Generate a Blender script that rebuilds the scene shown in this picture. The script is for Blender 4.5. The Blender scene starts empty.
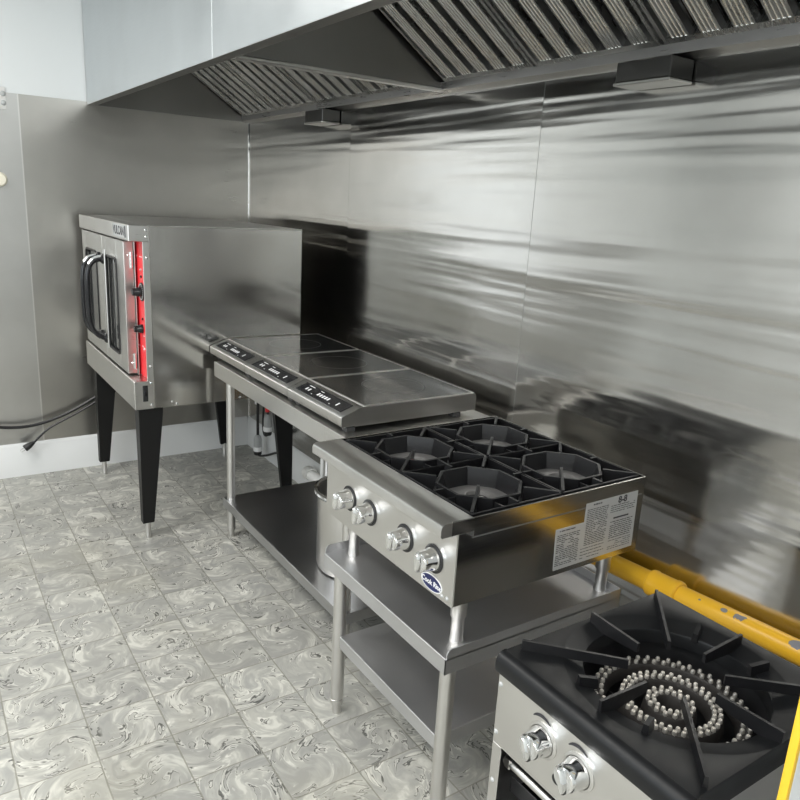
import bpy, bmesh, math, random
from mathutils import Vector, Matrix
random.seed(7)
sc = bpy.context.scene
COL = sc.collection
PI = math.pi

# ------------------------------------------------------------------ helpers
class MB:
    """collects shapes (world coordinates) into ONE mesh object"""
    def __init__(s): s.bm = bmesh.new()
    def poly(s, pts):
        return s.bm.faces.new([s.bm.verts.new(p) for p in pts])
    def box(s, x0, x1, y0, y1, z0, z1, bev=0, seg=1):
        x0, x1 = sorted((x0, x1)); y0, y1 = sorted((y0, y1)); z0, z1 = sorted((z0, z1))
        M = Matrix.Translation(((x0+x1)/2, (y0+y1)/2, (z0+z1)/2)) @ Matrix.Diagonal((x1-x0, y1-y0, z1-z0, 1))
        vs = bmesh.ops.create_cube(s.bm, size=1, matrix=M)['verts']
        if bev:
            es = {e for v in vs for e in v.link_edges}
            bmesh.ops.bevel(s.bm, geom=list(es), offset=bev, segments=seg, profile=.5, affect='EDGES')
        return s
    def obox(s, c, ax, ay, az, bev=0):
        """box about c with half-axis vectors"""
        ax, ay, az, c = Vector(ax), Vector(ay), Vector(az), Vector(c)
        M = Matrix(((2*ax.x, 2*ay.x, 2*az.x, c.x), (2*ax.y, 2*ay.y, 2*az.y, c.y), (2*ax.z, 2*ay.z, 2*az.z, c.z), (0, 0, 0, 1)))
        vs = bmesh.ops.create_cube(s.bm, size=1, matrix=M)['verts']
        if bev:
            es = {e for v in vs for e in v.link_edges}
            bmesh.ops.bevel(s.bm, geom=list(es), offset=bev, segments=1, profile=.5, affect='EDGES')
        return s
    def loft(s, rings, closed=True, cap=True):
        rv = [[s.bm.verts.new(p) for p in r] for r in rings]
        n = len(rv[0])
        for a, b in zip(rv, rv[1:]):
            for i in range(n if closed else n-1):
                j = (i+1) % n
                s.bm.faces.new((a[i], a[j], b[j], b[i]))
        if cap and closed:
            s.bm.faces.new(rv[0][::-1]); s.bm.faces.new(rv[-1])
        return s
    def prism(s, pts, axis, a0, a1):
        """2-D outline extruded along axis; pts are the other two coords in xyz order"""
        def P(p, a):
            return {'x': (a, p[0], p[1]), 'y': (p[0], a, p[1]), 'z': (p[0], p[1], a)}[axis]
        return s.loft([[P(p, a0) for p in pts], [P(p, a1) for p in pts]])
    def cyl(s, p0, p1, r0, r1=None, n=24, cap=True):
        p0, p1 = Vector(p0), Vector(p1); d = (p1-p0).normalized()
        u = d.orthogonal().normalized(); v = d.cross(u)
        r1 = r0 if r1 is None else r1
        ring = lambda p, r: [p + r*(math.cos(2*PI*i/n)*u + math.sin(2*PI*i/n)*v) for i in range(n)]
        return s.loft([ring(p0, r0), ring(p1, r1)], cap=cap)
    def lathe(s, prof, c, d=(0, 0, 1), n=32, cap=True):
        """prof: (radius, height along d)"""
        c, d = Vector(c), Vector(d).normalized(); u = d.orthogonal().normalized(); v = d.cross(u)
        rings = [[c + h*d + max(r, 1e-5)*(math.cos(2*PI*i/n)*u + math.sin(2*PI*i/n)*v) for i in range(n)] for r, h in prof]
        return s.loft(rings, cap=cap)
    def torus(s, c, d, R, r, n=40, m=10):
        c, d = Vector(c), Vector(d).normalized(); u = d.orthogonal().normalized(); v = d.cross(u)
        rv = []
        for i in range(n):
            a = 2*PI*i/n; e = math.cos(a)*u + math.sin(a)*v
            rv.append([s.bm.verts.new(c + (R + r*math.cos(2*PI*j/m))*e + r*math.sin(2*PI*j/m)*d) for j in range(m)])
        for i in range(n):
            for j in range(m):
                s.bm.faces.new((rv[i][j], rv[(i+1) % n][j], rv[(i+1) % n][(j+1) % m], rv[i][(j+1) % m]))
        return s
    def tube(s, pts, r, n=10, smooth=0):
        pts = [Vector(p) for p in pts]
        for _ in range(smooth):                      # Chaikin
            q = [pts[0]]
            for a, b in zip(pts, pts[1:]): q += [a*.75+b*.25, a*.25+b*.75]
            pts = q + [pts[-1]]
        u = None; rings = []
        for i, p in enumerate(pts):
            d = (pts[min(i+1, len(pts)-1)] - pts[max(i-1, 0)]).normalized()
            u = d.orthogonal().normalized() if u is None else (u - d*u.dot(d)).normalized()
            v = d.cross(u)
            rings.append([p + r*(math.cos(2*PI*k/n)*u + math.sin(2*PI*k/n)*v) for k in range(n)])
        return s.loft(rings)
    def build(s, name, m, parent=None, origin=None, kind=None, sharp=35):
        bmesh.ops.recalc_face_normals(s.bm, faces=s.bm.faces[:])
        o0 = Vector((0, 0, 0))
        if parent is not None:
            q = parent
            while q is not None: o0 = o0 + q.location; q = q.parent
        loc = Vector(origin) - o0 if origin is not None else Vector((0, 0, 0))
        bmesh.ops.translate(s.bm, verts=s.bm.verts[:], vec=-(o0+loc))
        me = bpy.data.meshes.new(name); s.bm.to_mesh(me); s.bm.free()
        me.polygons.foreach_set('use_smooth', [True]*len(me.polygons))
        me.set_sharp_from_angle(angle=math.radians(sharp))
        for mm in (m if isinstance(m, (list, tuple)) else [m]): me.materials.append(mm)
        o = bpy.data.objects.new(name, me); COL.objects.link(o)
        o.location = loc
        if parent is not None: o.parent = parent
        if kind: o['kind'] = kind
        return o

def thing(name, label, cat, loc, group=None):
    o = bpy.data.objects.new(name, None); COL.objects.link(o)
    o.location = loc; o.empty_display_size = .1
    return tag(o, label, cat, group)
def tag(o, label, cat, group=None):
    o['label'] = label; o['category'] = cat
    if group: o['group'] = group
    return o
def copy_tree(o, parent=None):
    c = o.copy(); COL.objects.link(c)
    if parent is not None: c.parent = parent
    for ch in list(o.children): copy_tree(ch, c)
    return c
def text(name, s, size, origin, right, up, m, parent, depth=.0004, sx=1.0, bold=0.0):
    cu = bpy.data.curves.new(name, 'FONT'); cu.body = s; cu.size = size
    cu.align_x = 'CENTER'; cu.align_y = 'CENTER'; cu.extrude = depth; cu.offset = bold
    t = bpy.data.objects.new(name, cu); COL.objects.link(t)
    bpy.context.view_layer.update()
    me = bpy.data.meshes.new_from_object(t.evaluated_get(bpy.context.evaluated_depsgraph_get()))
    bpy.data.objects.remove(t)
    r, u = Vector(right), Vector(up); n = r.cross(u)
    o0 = Vector((0, 0, 0)); q = parent
    while q is not None: o0 = o0 + q.location; q = q.parent
    og = Vector(origin) - o0
    M = Matrix(((r.x*sx, u.x, n.x, og.x), (r.y*sx, u.y, n.y, og.y), (r.z*sx, u.z, n.z, og.z), (0, 0, 0, 1)))
    me.transform(M); me.materials.clear(); me.materials.append(m)
    o = bpy.data.objects.new(name, me); COL.objects.link(o); o.parent = parent
    return o

# ------------------------------------------------------------------ materials
def new_mat(name):
    m = bpy.data.materials.new(name); m.use_nodes = True
    nt = m.node_tree; b = nt.nodes['Principled BSDF']
    return m, nt, b
def N(nt, t, **k):
    n = nt.nodes.new(t)
    for a, v in k.items():
        if a.startswith('i_'): n.inputs[a[2:]].default_value = v
        else: setattr(n, a, v)
    return n
def plain(name, col, rough=.5, metal=0., spec=.5, noise=.0, nscale=30., bump=0., coat=0.):
    m, nt, b = new_mat(name)
    b.inputs['Base Color'].default_value = (*col, 1)
    b.inputs['Roughness'].default_value = rough; b.inputs['Metallic'].default_value = metal
    b.inputs['Specular IOR Level'].default_value = spec; b.inputs['Coat Weight'].default_value = coat
    tc = N(nt, 'ShaderNodeTexCoord'); nz = N(nt, 'ShaderNodeTexNoise'); nz.inputs['Scale'].default_value = nscale
    nz.inputs['Detail'].default_value = 4
    nt.links.new(tc.outputs['Object'], nz.inputs['Vector'])
    if noise:
        mr = N(nt, 'ShaderNodeMapRange'); mr.inputs[3].default_value = max(0, rough-noise); mr.inputs[4].default_value = min(1, rough+noise)
        nt.links.new(nz.outputs['Fac'], mr.inputs[0]); nt.links.new(mr.outputs[0], b.inputs['Roughness'])
    if bump:
        bp = N(nt, 'ShaderNodeBump'); bp.inputs['Strength'].default_value = bump; bp.inputs['Distance'].default_value = .001
        nt.links.new(nz.outputs['Fac'], bp.inputs['Height']); nt.links.new(bp.outputs[0], b.inputs['Normal'])
    return m
def steel(name, col=(.56, .55, .53), rough=.24, var=.08, brush=(1, 40, 40), wave=0., wscale=(1, 1, 1), fine=.03, detail=2.0, smudge=.10, rnd=37.):
    """brushed stainless sheet: brush = noise scale per object axis (small along the grain)"""
    m, nt, b = new_mat(name); L = nt.links.new
    b.inputs['Metallic'].default_value = 1
    tc = N(nt, 'ShaderNodeTexCoord'); oi = N(nt, 'ShaderNodeObjectInfo')
    ad = N(nt, 'ShaderNodeVectorMath', operation='ADD'); sc_ = N(nt, 'ShaderNodeVectorMath', operation='SCALE')
    cx = N(nt, 'ShaderNodeCombineXYZ')
    for i in range(3): L(oi.outputs['Random'], cx.inputs[i])
    L(cx.outputs[0], sc_.inputs[0]); sc_.inputs['Scale'].default_value = rnd
    L(tc.outputs['Object'], ad.inputs[0]); L(sc_.outputs[0], ad.inputs[1])
    mp = N(nt, 'ShaderNodeMapping'); mp.inputs['Scale'].default_value = brush; L(ad.outputs[0], mp.inputs['Vector'])
    nz = N(nt, 'ShaderNodeTexNoise'); nz.inputs['Scale'].default_value = 6.; nz.inputs['Detail'].default_value = 3.; L(mp.outputs[0], nz.inputs['Vector'])
    n2 = N(nt, 'ShaderNodeTexNoise'); n2.inputs['Scale'].default_value = 5.; n2.inputs['Detail'].default_value = 4.; L(ad.outputs[0], n2.inputs['Vector'])
    mr = N(nt, 'ShaderNodeMapRange'); mr.inputs[1].default_value = .3; mr.inputs[2].default_value = .7
    mr.inputs[3].default_value = max(.03, rough-var); mr.inputs[4].default_value = rough+var
    mx = N(nt, 'ShaderNodeMath', operation='ADD'); ml = N(nt, 'ShaderNodeMath', operation='MULTIPLY'); ml.inputs[1].default_value = .5
    L(nz.outputs['Fac'], mx.inputs[0]); L(n2.outputs['Fac'], mx.inputs[1]); L(mx.outputs[0], ml.inputs[0]); L(ml.outputs[0], mr.inputs[0])
    L(mr.outputs[0], b.inputs['Roughness'])
    cr = N(nt, 'ShaderNodeMix', data_type='RGBA'); cr.inputs[6].default_value = (*[c*(1-smudge) for c in col], 1); cr.inputs[7].default_value = (*[min(1, c*(1+smudge)) for c in col], 1)
    L(n2.outputs['Fac'], cr.inputs[0]); L(cr.outputs[2], b.inputs['Base Color'])
    last = None
    if fine:
        bp = N(nt, 'ShaderNodeBump'); bp.inputs['Strength'].default_value = fine; bp.inputs['Distance'].default_value = .0004
        L(nz.outputs['Fac'], bp.inputs['Height']); last = bp
    if wave:
        mw = N(nt, 'ShaderNodeMapping'); mw.inputs['Scale'].default_value = wscale; L(ad.outputs[0], mw.inputs['Vector'])
        nw = N(nt, 'ShaderNodeTexNoise'); nw.inputs['Scale'].default_value = 1.; nw.inputs['Detail'].default_value = detail; nw.inputs['Roughness'].default_value = .45
        nw.inputs['Distortion'].default_value = .25
        L(mw.outputs[0], nw.inputs['Vector'])
        bw = N(nt, 'ShaderNodeBump'); bw.inputs['Strength'].default_value = 1.; bw.inputs['Distance'].default_value = wave
        L(nw.outputs['Fac'], bw.inputs['Height'])
        if last: L(last.outputs[0], bw.inputs['Normal'])
        last = bw
    if last: L(last.outputs[0], b.inputs['Normal'])
    return m

M = {}
M['wall_steel'] = steel('wall_steel', (.54, .53, .51), .165, .03, (1, 1.2, 60), wave=.020, wscale=(1, .22, 5.2), fine=.02, detail=3.0, rnd=.03)
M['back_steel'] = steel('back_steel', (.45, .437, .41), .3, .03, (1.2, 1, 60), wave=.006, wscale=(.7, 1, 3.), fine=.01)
M['back_steel_light'] = steel('back_steel_light', (.54, .535, .52), .32, .03, (1.2, 1, 60), wave=.006, wscale=(.7, 1, 3.), fine=.02)  # lighter base colour stands in for this sheet's brighter reflection
M['steel'] = steel('steel', (.66, .65, .63), .33, .05, (40, 2, 40))
M['steel_x'] = steel('steel_x', (.66, .65, .63), .31, .05, (2, 40, 40))
M['oven_side'] = steel('oven_side', (.50, .49, .47), .14, .04, (2, 40, 40), wave=.002, wscale=(1.5, 1, 2.))
M['hood_front'] = steel('hood_front', (.62, .645, .66), .34, .05, (40, 1.2, 40), wave=.006, wscale=(1, 1.2, 1.2))
M['hood_in'] = steel('hood_in', (.24, .235, .225), .34, .06, (40, 1.5, 40))  # steel darkened in colour to carry the shade inside the hood
M['filter'] = steel('filter', (.93, .925, .90), .29, .06, (3, 60, 3))
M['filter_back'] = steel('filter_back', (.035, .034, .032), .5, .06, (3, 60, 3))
M['shelf_dark'] = steel('shelf_dark', (.46, .46, .47), .32, .05, (40, 2, 40))  # darker copy of the shelf steel, dark reflections put into its colour
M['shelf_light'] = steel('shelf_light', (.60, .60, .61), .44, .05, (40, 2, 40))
M['range_side'] = steel('range_side', (.50, .49, .47), .17, .04, (2, 40, 40))  # base colour lowered to carry the dark reflections on the range's side
M['gutter'] = steel('gutter', (.42, .41, .40), .3, .05, (40, 2, 40))
M['cup'] = steel('cup', (.13, .128, .122), .35, .05, (40, 2, 40))
M['chrome'] = plain('chrome', (.82, .82, .82), .08, 1, noise=.03)
M['iron'] = plain('iron', (.008, .008, .009), .36, 0, .42, noise=.1, nscale=60, bump=.5)
M['deck'] = plain('deck', (.0055, .006, .007), .42, 0, .33, noise=.1, nscale=18, bump=.25)
M['black'] = plain('black', (.012, .012, .013), .45)
M['black_gloss'] = plain('black_gloss', (.012, .012, .014), .16, noise=.04)
M['leg_black'] = plain('leg_black', (.008, .008, .008), .45, 0, .3, noise=.05)
M['glass'] = plain('glass', (.012, .013, .013), .09, 0, .75, noise=.03, nscale=8)
M['door_glass'] = plain('door_glass', (.035, .036, .036), .06, 0, .8)
M['pan'] = plain('pan', (.20, .20, .20), .42, .6, noise=.1, nscale=20)
M['burner'] = plain('burner', (.24, .235, .23), .5, .6, noise=.1, nscale=40, bump=.3)
M['jet_body'] = plain('jet_body', (.035, .032, .03), .5, .4, noise=.1, nscale=40, bump=.4)
M['jet'] = plain('jet', (.80, .77, .72), .35, .8, noise=.08)
M['red'] = plain('red', (.80, .035, .045), .35)
M['white_paint'] = plain('white_paint', (.70, .725, .73), .55, noise=.08, nscale=4)
M['ceiling_paint'] = plain('ceiling_paint', (.85, .86, .86), .7)
M['trim_paint'] = plain('trim_paint', (.76, .77, .77), .4, noise=.05, nscale=9)
M['white_plastic'] = plain('white_plastic', (.90, .90, .87), .3)
M['cream'] = plain('cream', (.78, .74, .62), .4)
M['grey_plastic'] = plain('grey_plastic', (.42, .43, .43), .35)
M['label'] = plain('label', (.50, .51, .51), .35, .3)
M['ink'] = plain('ink', (.03, .03, .035), .5)
M['print_white'] = plain('print_white', (.85, .85, .85), .5)
M['blue'] = plain('blue', (.008, .014, .085), .3)
M['cable'] = plain('cable', (.012, .012, .013), .35)
M['panel_white'] = plain('panel_white', (.80, .82, .84), .35, noise=.05, nscale=5)
M['yellow_edge'] = plain('yellow_edge', (.80, .50, .03), .4)
M['zone_ring'] = plain('zone_ring', (.06, .06, .06), .3)
M['rubber'] = plain('rubber', (.05, .05, .05), .6)

def yellow_pipe_mat():
    m, nt, b = new_mat('pipe_yellow'); L = nt.links.new
    tc = N(nt, 'ShaderNodeTexCoord')
    nz = N(nt, 'ShaderNodeTexNoise'); nz.inputs['Scale'].default_value = 14.; nz.inputs['Detail'].default_value = 6.
    L(tc.outputs['Object'], nz.inputs['Vector'])
    # two flaked patches plus a few specks
    tot = None
    for c, s in (((-.014, -.943, .050), (.020, .030, .02)), ((-.014, -1.087, .057), (.02, .032, .02)), ((-.016, -.828, .038), (.005, .007, .006)), ((-.014, -.90, .046), (.006, .010, .008))):
        sb = N(nt, 'ShaderNodeVectorMath', operation='SUBTRACT'); sb.inputs[1].default_value = c; L(tc.outputs['Object'], sb.inputs[0])
        dv = N(nt, 'ShaderNodeVectorMath', operation='DIVIDE'); dv.inputs[1].default_value = s; L(sb.outputs[0], dv.inputs[0])
        ln = N(nt, 'ShaderNodeVectorMath', operation='LENGTH'); L(dv.outputs[0], ln.inputs[0])
        ad = N(nt, 'ShaderNodeMath', operation='MULTIPLY_ADD'); ad.inputs[1].default_value = 3.2; L(nz.outputs['Fac'], ad.inputs[0])
        L(ln.outputs['Value'], ad.inputs[2])
        lt = N(nt, 'ShaderNodeMath', operation='LESS_THAN'); lt.inputs[1].default_value = 2.35; L(ad.outputs[0], lt.inputs[0])
        if tot is None: tot = lt
        else:
            mx = N(nt, 'ShaderNodeMath', operation='MAXIMUM'); L(tot.outputs[0], mx.inputs[0]); L(lt.outputs[0], mx.inputs[1]); tot = mx
    mix = N(nt, 'ShaderNodeMix', data_type='RGBA'); mix.inputs[6].default_value = (.84, .47, .025, 1); mix.inputs[7].default_value = (.22, .22, .24, 1)
    L(tot.outputs[0], mix.inputs[0]); L(mix.outputs[2], b.inputs['Base Color'])
    b.inputs['Roughness'].default_value = .3
    return m
M['pipe_yellow'] = yellow_pipe_mat()

def floor_mat():
    m, nt, b = new_mat('floor_tile'); L = nt.links.new
    def Mth(op, a, bb=None, c=None):
        n = N(nt, 'ShaderNodeMath', operation=op)
        for i, v in enumerate((a, bb, c)):
            if v is None: continue
            if isinstance(v, (int, float)): n.inputs[i].default_value = v
            else: L(v, n.inputs[i])
        return n.outputs[0]
    def V(op, a, bb=None, s=None):
        n = N(nt, 'ShaderNodeVectorMath', operation=op)
        for i, v in enumerate((a, bb)):
            if v is None: continue
            if isinstance(v, tuple): n.inputs[i].default_value = v
            else: L(v, n.inputs[i])
        if s is not None:
            if isinstance(s, (int, float)): n.inputs['Scale'].default_value = s
            else: L(s, n.inputs['Scale'])
        return n.outputs[0]
    ge = N(nt, 'ShaderNodeNewGeometry')
    p = V('DIVIDE', V('SUBTRACT', ge.outputs['Position'], (-1.237, -2.034, 0)), (.2068, .2035, 1.))
    cell = V('FLOOR', p); loc = V('SUBTRACT', V('FRACTION', p), (.5, .5, 0))
    wn = N(nt, 'ShaderNodeTexWhiteNoise', noise_dimensions='3D'); L(cell, wn.inputs['Vector'])
    rnd = wn.outputs['Value']; rcol = wn.outputs['Color']
    # twist every tile's pattern about its own middle
    ln = N(nt, 'ShaderNodeVectorMath', operation='LENGTH'); L(loc, ln.inputs[0]); r = ln.outputs['Value']
    ro = N(nt, 'ShaderNodeVectorRotate', rotation_type='Z_AXIS')
    ang = Mth('ADD', Mth('MULTIPLY', r, 2.4), Mth('MULTIPLY', rnd, 6.28))
    L(loc, ro.inputs['Vector']); L(ang, ro.inputs['Angle'])
    q = V('ADD', V('MULTIPLY', ro.outputs[0], (1.7, 1.0, 1.)), V('SCALE', rcol, None, 40.))
    nA = N(nt, 'ShaderNodeTexNoise'); nA.inputs['Scale'].default_value = 1.9; nA.inputs['Detail'].default_value = 1.5; L(q, nA.inputs['Vector'])
    q2 = V('ADD', q, V('SCALE', nA.outputs['Color'], None, 1.5))
    nB = N(nt, 'ShaderNodeTexNoise'); nB.inputs['Scale'].default_value = 1.9; nB.inputs['Detail'].default_value = 5; nB.inputs['Roughness'].default_value = .55; L(q2, nB.inputs['Vector'])
    q3 = V('ADD', q, V('SCALE', nA.outputs['Color'], None, 1.9))
    nC = N(nt, 'ShaderNodeTexNoise'); nC.inputs['Scale'].default_value = 1.5; nC.inputs['Detail'].default_value = 3; nC.inputs['Roughness'].default_value = .5; L(V('ADD', q3, (7.3, 2.1, 0)), nC.inputs['Vector'])
    nD = N(nt, 'ShaderNodeTexNoise'); nD.inputs['Scale'].default_value = 2.4; nD.inputs['Detail'].default_value = 2; L(V('ADD', q, (3.1, 9.2, 4)), nD.inputs['Vector'])
    def ss(v, a, c):
        n = N(nt, 'ShaderNodeMapRange', interpolation_type='SMOOTHSTEP'); n.inputs[1].default_value = a; n.inputs[2].default_value = c; L(v, n.inputs[0]); return n.outputs[0]
    def mix(f, a, c):
        n = N(nt, 'ShaderNodeMix', data_type='RGBA')
        L(f, n.inputs[0]) if not isinstance(f, (int, float)) else None
        for i, v in ((6, a), (7, c)):
            if isinstance(v, tuple): n.inputs[i].default_value = (*v, 1)
            else: L(v, n.inputs[i])
        return n.outputs[2]
    base = mix(ss(nB.outputs['Fac'], .36, .64), (.325, .322, .300), (.44, .434, .395))
    # creamy streaks
    base = mix(Mth('MULTIPLY', ss(nB.outputs['Fac'], .55, .66), .6), base, (.63, .62, .565))
    # darker grey bands
    base = mix(Mth('MULTIPLY', ss(nC.outputs['Fac'], .54, .66), .5), base, (.27, .27, .26))
    # thin near-black veins, broken up
    vein = Mth('SUBTRACT', 1., ss(Mth('ABSOLUTE', Mth('SUBTRACT', nC.outputs['Fac'], .52)), .004, .016))
    vein = Mth('MULTIPLY', vein, ss(nD.outputs['Fac'], .44, .54))
    base = mix(Mth('MULTIPLY', vein, .85), base, (.045, .045, .042))
    # white threads beside the veins
    wv = Mth('SUBTRACT', 1., ss(Mth('ABSOLUTE', Mth('SUBTRACT', nC.outputs['Fac'], .485)), .008, .022))
    base = mix(Mth('MULTIPLY', Mth('MULTIPLY', wv, ss(nD.outputs['Fac'], .46, .58)), .5), base, (.74, .73, .67))
    # wear over the whole floor
    nW = N(nt, 'ShaderNodeTexNoise'); nW.inputs['Scale'].default_value = 2.2; nW.inputs['Detail'].default_value = 4; L(ge.outputs['Position'], nW.inputs['Vector'])
    base = mix(Mth('MULTIPLY', ss(nW.outputs['Fac'], .5, .72), .28), base, (.33, .31, .24))
    tone = N(nt, 'ShaderNodeHueSaturation'); L(Mth('MULTIPLY_ADD', rnd, .22, .90), tone.inputs['Value']); L(base, tone.inputs['Color'])
    # joints
    sx = N(nt, 'ShaderNodeSeparateXYZ'); L(loc, sx.inputs[0])
    e = Mth('SUBTRACT', .5, Mth('MAXIMUM', Mth('ABSOLUTE', sx.outputs[0]), Mth('ABSOLUTE', sx.outputs[1])))
    nJ = N(nt, 'ShaderNodeTexNoise'); nJ.inputs['Scale'].default_value = 26.; L(ge.outputs['Position'], nJ.inputs['Vector'])
    jw = Mth('MULTIPLY_ADD', nJ.outputs['Fac'], .014, .001)
    jf = Mth('SUBTRACT', 1., ss(Mth('SUBTRACT', e, jw), -.002, .006))
    col = mix(Mth('MULTIPLY', jf, .68), tone.outputs[0], (.20, .19, .155))
    L(col, b.inputs['Base Color'])
    rr = N(nt, 'ShaderNodeMapRange'); rr.inputs[3].default_value = .3; rr.inputs[4].default_value = .5; L(nW.outputs['Fac'], rr.inputs[0]); L(rr.outputs[0], b.inputs['Roughness'])
    bp = N(nt, 'ShaderNodeBump'); bp.inputs['Strength'].default_value = .5; bp.inputs['Distance'].default_value = .0012
    L(Mth('SUBTRACT', 1., jf), bp.inputs['Height']); L(bp.outputs[0], b.inputs['Normal'])
    return m
M['floor'] = floor_mat()

# ------------------------------------------------------------------ room shell
XW, YB, HC = -4.2, -6.4, 2.75
def struct(name, mb, m, **k): return mb.build(name, m, kind='structure', **k)
struct('floor', MB().box(XW-.1, .12, YB-.1, .12, -.1, 0), M['floor'])
struct('ceiling', MB().box(XW-.1, .12, YB-.1, .12, HC, HC+.1), M['ceiling_paint'])
wr = struct('wall_right', MB().box(.0025, .12, YB, .0, 0, HC), M['white_paint'])
wb = struct('wall_back', MB().box(XW, .12, .0025, .12, 0, HC), M['white_paint'])
struct('wall_left', MB().box(XW-.1, XW, YB, .0, 0, .95).box(XW-.1, XW, YB, 0, 2.15, HC).box(XW-.1, XW, YB, -5.6, .95, 2.15).box(XW-.1, XW, -1.7, 0, .95, 2.15), M['white_paint'])
struct('wall_front', MB().box(XW-.1, .12, YB-.1, YB, 0, HC), M['white_paint'])
ZS = 2.005
# stainless sheets on the two walls: 1.22 m wide, butted with open seams
edges = [0, -1.2185, -2.4675, -3.70, -4.92, -6.14]
for i, (a, b_) in enumerate(zip(edges, edges[1:])):
    g = .0003 if i == 0 else .001
    MB().box(0, .0025, b_+(.0003 if i == 0 else .001), a-(.0003 if i == 1 else .001), .185, ZS).build('steel_sheet', M['wall_steel'], wr, origin=(0, 0, .185))
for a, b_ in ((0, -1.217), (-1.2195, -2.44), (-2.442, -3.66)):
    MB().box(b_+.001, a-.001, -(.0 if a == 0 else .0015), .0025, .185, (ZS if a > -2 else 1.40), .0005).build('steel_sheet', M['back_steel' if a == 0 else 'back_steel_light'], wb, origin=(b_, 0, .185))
MB().box(-1.2215, -1.215, -.0022, .0005, .185, ZS).build('seam_strip', M['steel'], wb)
MB().box(-.006, .0, -.006, 0, .185, ZS, .001).build('corner_bead', M['chrome'], wb)
bbp = [(0, 0), (-.016, 0), (-.016, .15), (-.012, .158), (-.012, .172), (-.006, .185), (0, .19)]
struct('baseboard_right', MB().prism([(p[0], p[1]) for p in bbp], 'y', YB, 0), M['trim_paint'])
struct('baseboard_back', MB().prism([(p[0], p[1]) for p in bbp], 'x', XW, -.016), M['trim_paint'])
# window in the left wall (out of the picture, lights the room)
wf = MB().box(XW-.06, XW-.02, -5.6, -1.7, .95, 1.02).box(XW-.06, XW-.02, -5.6, -1.7, 2.08, 2.15)
for y in (-5.6, -4.32, -3.05, -1.77): wf.box(XW-.06, XW-.02, y, y+.07, 1.02, 2.08)
struct('window_1', wf, M['trim_paint'])

# ------------------------------------------------------------------ exhaust hood
HX, HZ, HT, HY = -.894, 1.99, 2.62, -3.93
hood = thing('exhaust_hood', 'long stainless canopy hood with baffle filters above the cooking line', 'range hood', (HX/2, HY/2, HZ))
for a, b_ in ((-.004, -1.899), (-1.901, HY)):
    MB().box(HX, HX+.002, b_, a, HZ, HT, .0006).build('front_panel', M['hood_front'], hood, origin=(HX, b_, HZ))
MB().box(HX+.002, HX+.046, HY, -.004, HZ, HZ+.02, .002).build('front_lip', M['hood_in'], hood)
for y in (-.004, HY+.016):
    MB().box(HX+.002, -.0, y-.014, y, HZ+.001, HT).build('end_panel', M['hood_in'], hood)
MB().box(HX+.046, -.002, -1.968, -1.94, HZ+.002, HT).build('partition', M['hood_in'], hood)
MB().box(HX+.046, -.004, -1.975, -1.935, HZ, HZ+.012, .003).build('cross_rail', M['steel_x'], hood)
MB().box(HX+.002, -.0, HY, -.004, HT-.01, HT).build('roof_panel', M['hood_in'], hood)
MB().prism([(0, HZ-.004), (-.016, HZ-.004), (-.05, HZ+.004), (-.052, HZ+.03), (-.046, HZ+.03), (-.044, HZ+.009), (-.016, HZ+.003), (0, HZ+.04)], 'y', HY+.02, -.005).build('grease_gutter', M['gutter'], hood)
# baffle filters: inclined from the gutter up towards the front
fa = Vector((-.05, 0, 2.018)); fd = Vector((-.54, 0, .35)).normalized(); fn = Vector((-fd.z, 0, fd.x))  # fn points down to the room
if fn.z > 0: fn = -fn
FL = .60
def filter_mesh(w):
    fr, bf, bk = MB(), MB(), MB()
    ey = Vector((0, 1, 0))
    def ob(mb, s0, s1, y0, y1, n0, n1, bev=0):
        mb.obox(fd*((s0+s1)/2) + ey*((y0+y1)/2) + fn*((n0+n1)/2), fd*((s1-s0)/2), ey*((y1-y0)/2), fn*((n1-n0)/2), bev)
    t = .012
    ob(fr, 0, .02, 0, w, -.045, .0); ob(fr, FL-.02, FL, 0, w, -.045, 0)
    ob(fr, .02, FL-.02, 0, t, -.045, 0); ob(fr, .02, FL-.02, w-t, w, -.045, 0)
    n = 5; p = (w-2*t)/n
    for k in range(n):                     # front row of U channels, each ribbed, and the row behind that closes the gaps
        c = t + p*(k+.5); h = p*.31
        ob(bf, .02, FL-.02, c-h, c+h, -.005, -.002)
        for j in range(-2, 3): ob(bf, .02, FL-.02, c+j*h*.46-h*.1, c+j*h*.46+h*.1, -.002, .0005)
        ob(bf, .02, FL-.02, c-h, c-h+.002, -.022, -.005); ob(bf, .02, FL-.02, c+h-.002, c+h, -.022, -.005)
    for k in range(n+1):
        c = t + p*k; h = p*.30
        a, b_ = max(t, c-h), min(w-t, c+h)
        ob(bk, .02, FL-.02, a, b_, -.043, -.040)
    return fr, bf, bk
first = None
for s0, s1 in ((-.03, -1.93), (-1.985, -3.905)):
    w = (s0-s1)/4
    for k in range(4):
        org = fa + Vector((0, s0-(k+1)*w, 0))
        if first is None:
            fr, bf, bk = filter_mesh(w-.004)
            for mb in (fr, bf, bk): bmesh.ops.translate(mb.bm, verts=mb.bm.verts[:], vec=org)
            first = fr.build('baffle_filter', M['filter'], hood, origin=org)
            bf.build('baffle_slats', M['filter'], first, origin=org)
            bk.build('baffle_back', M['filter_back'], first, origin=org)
        else:
            c = copy_tree(first, hood); c.location = org - hood.location
# grease cups hung under the gutter
for y in (-.93, -2.83):
    c = MB().box(-.098, -.004, y-.190, y-.012, 1.930, 1.983, .003).build('grease_cup', M['cup'], hood)
    MB().box(-.102, -.006, y-.193, y-.009, 1.922, 1.9295, .002).build('cup_lit_edge', M['steel'], c)  # brighter steel strip standing in for the lit bottom edge

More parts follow.
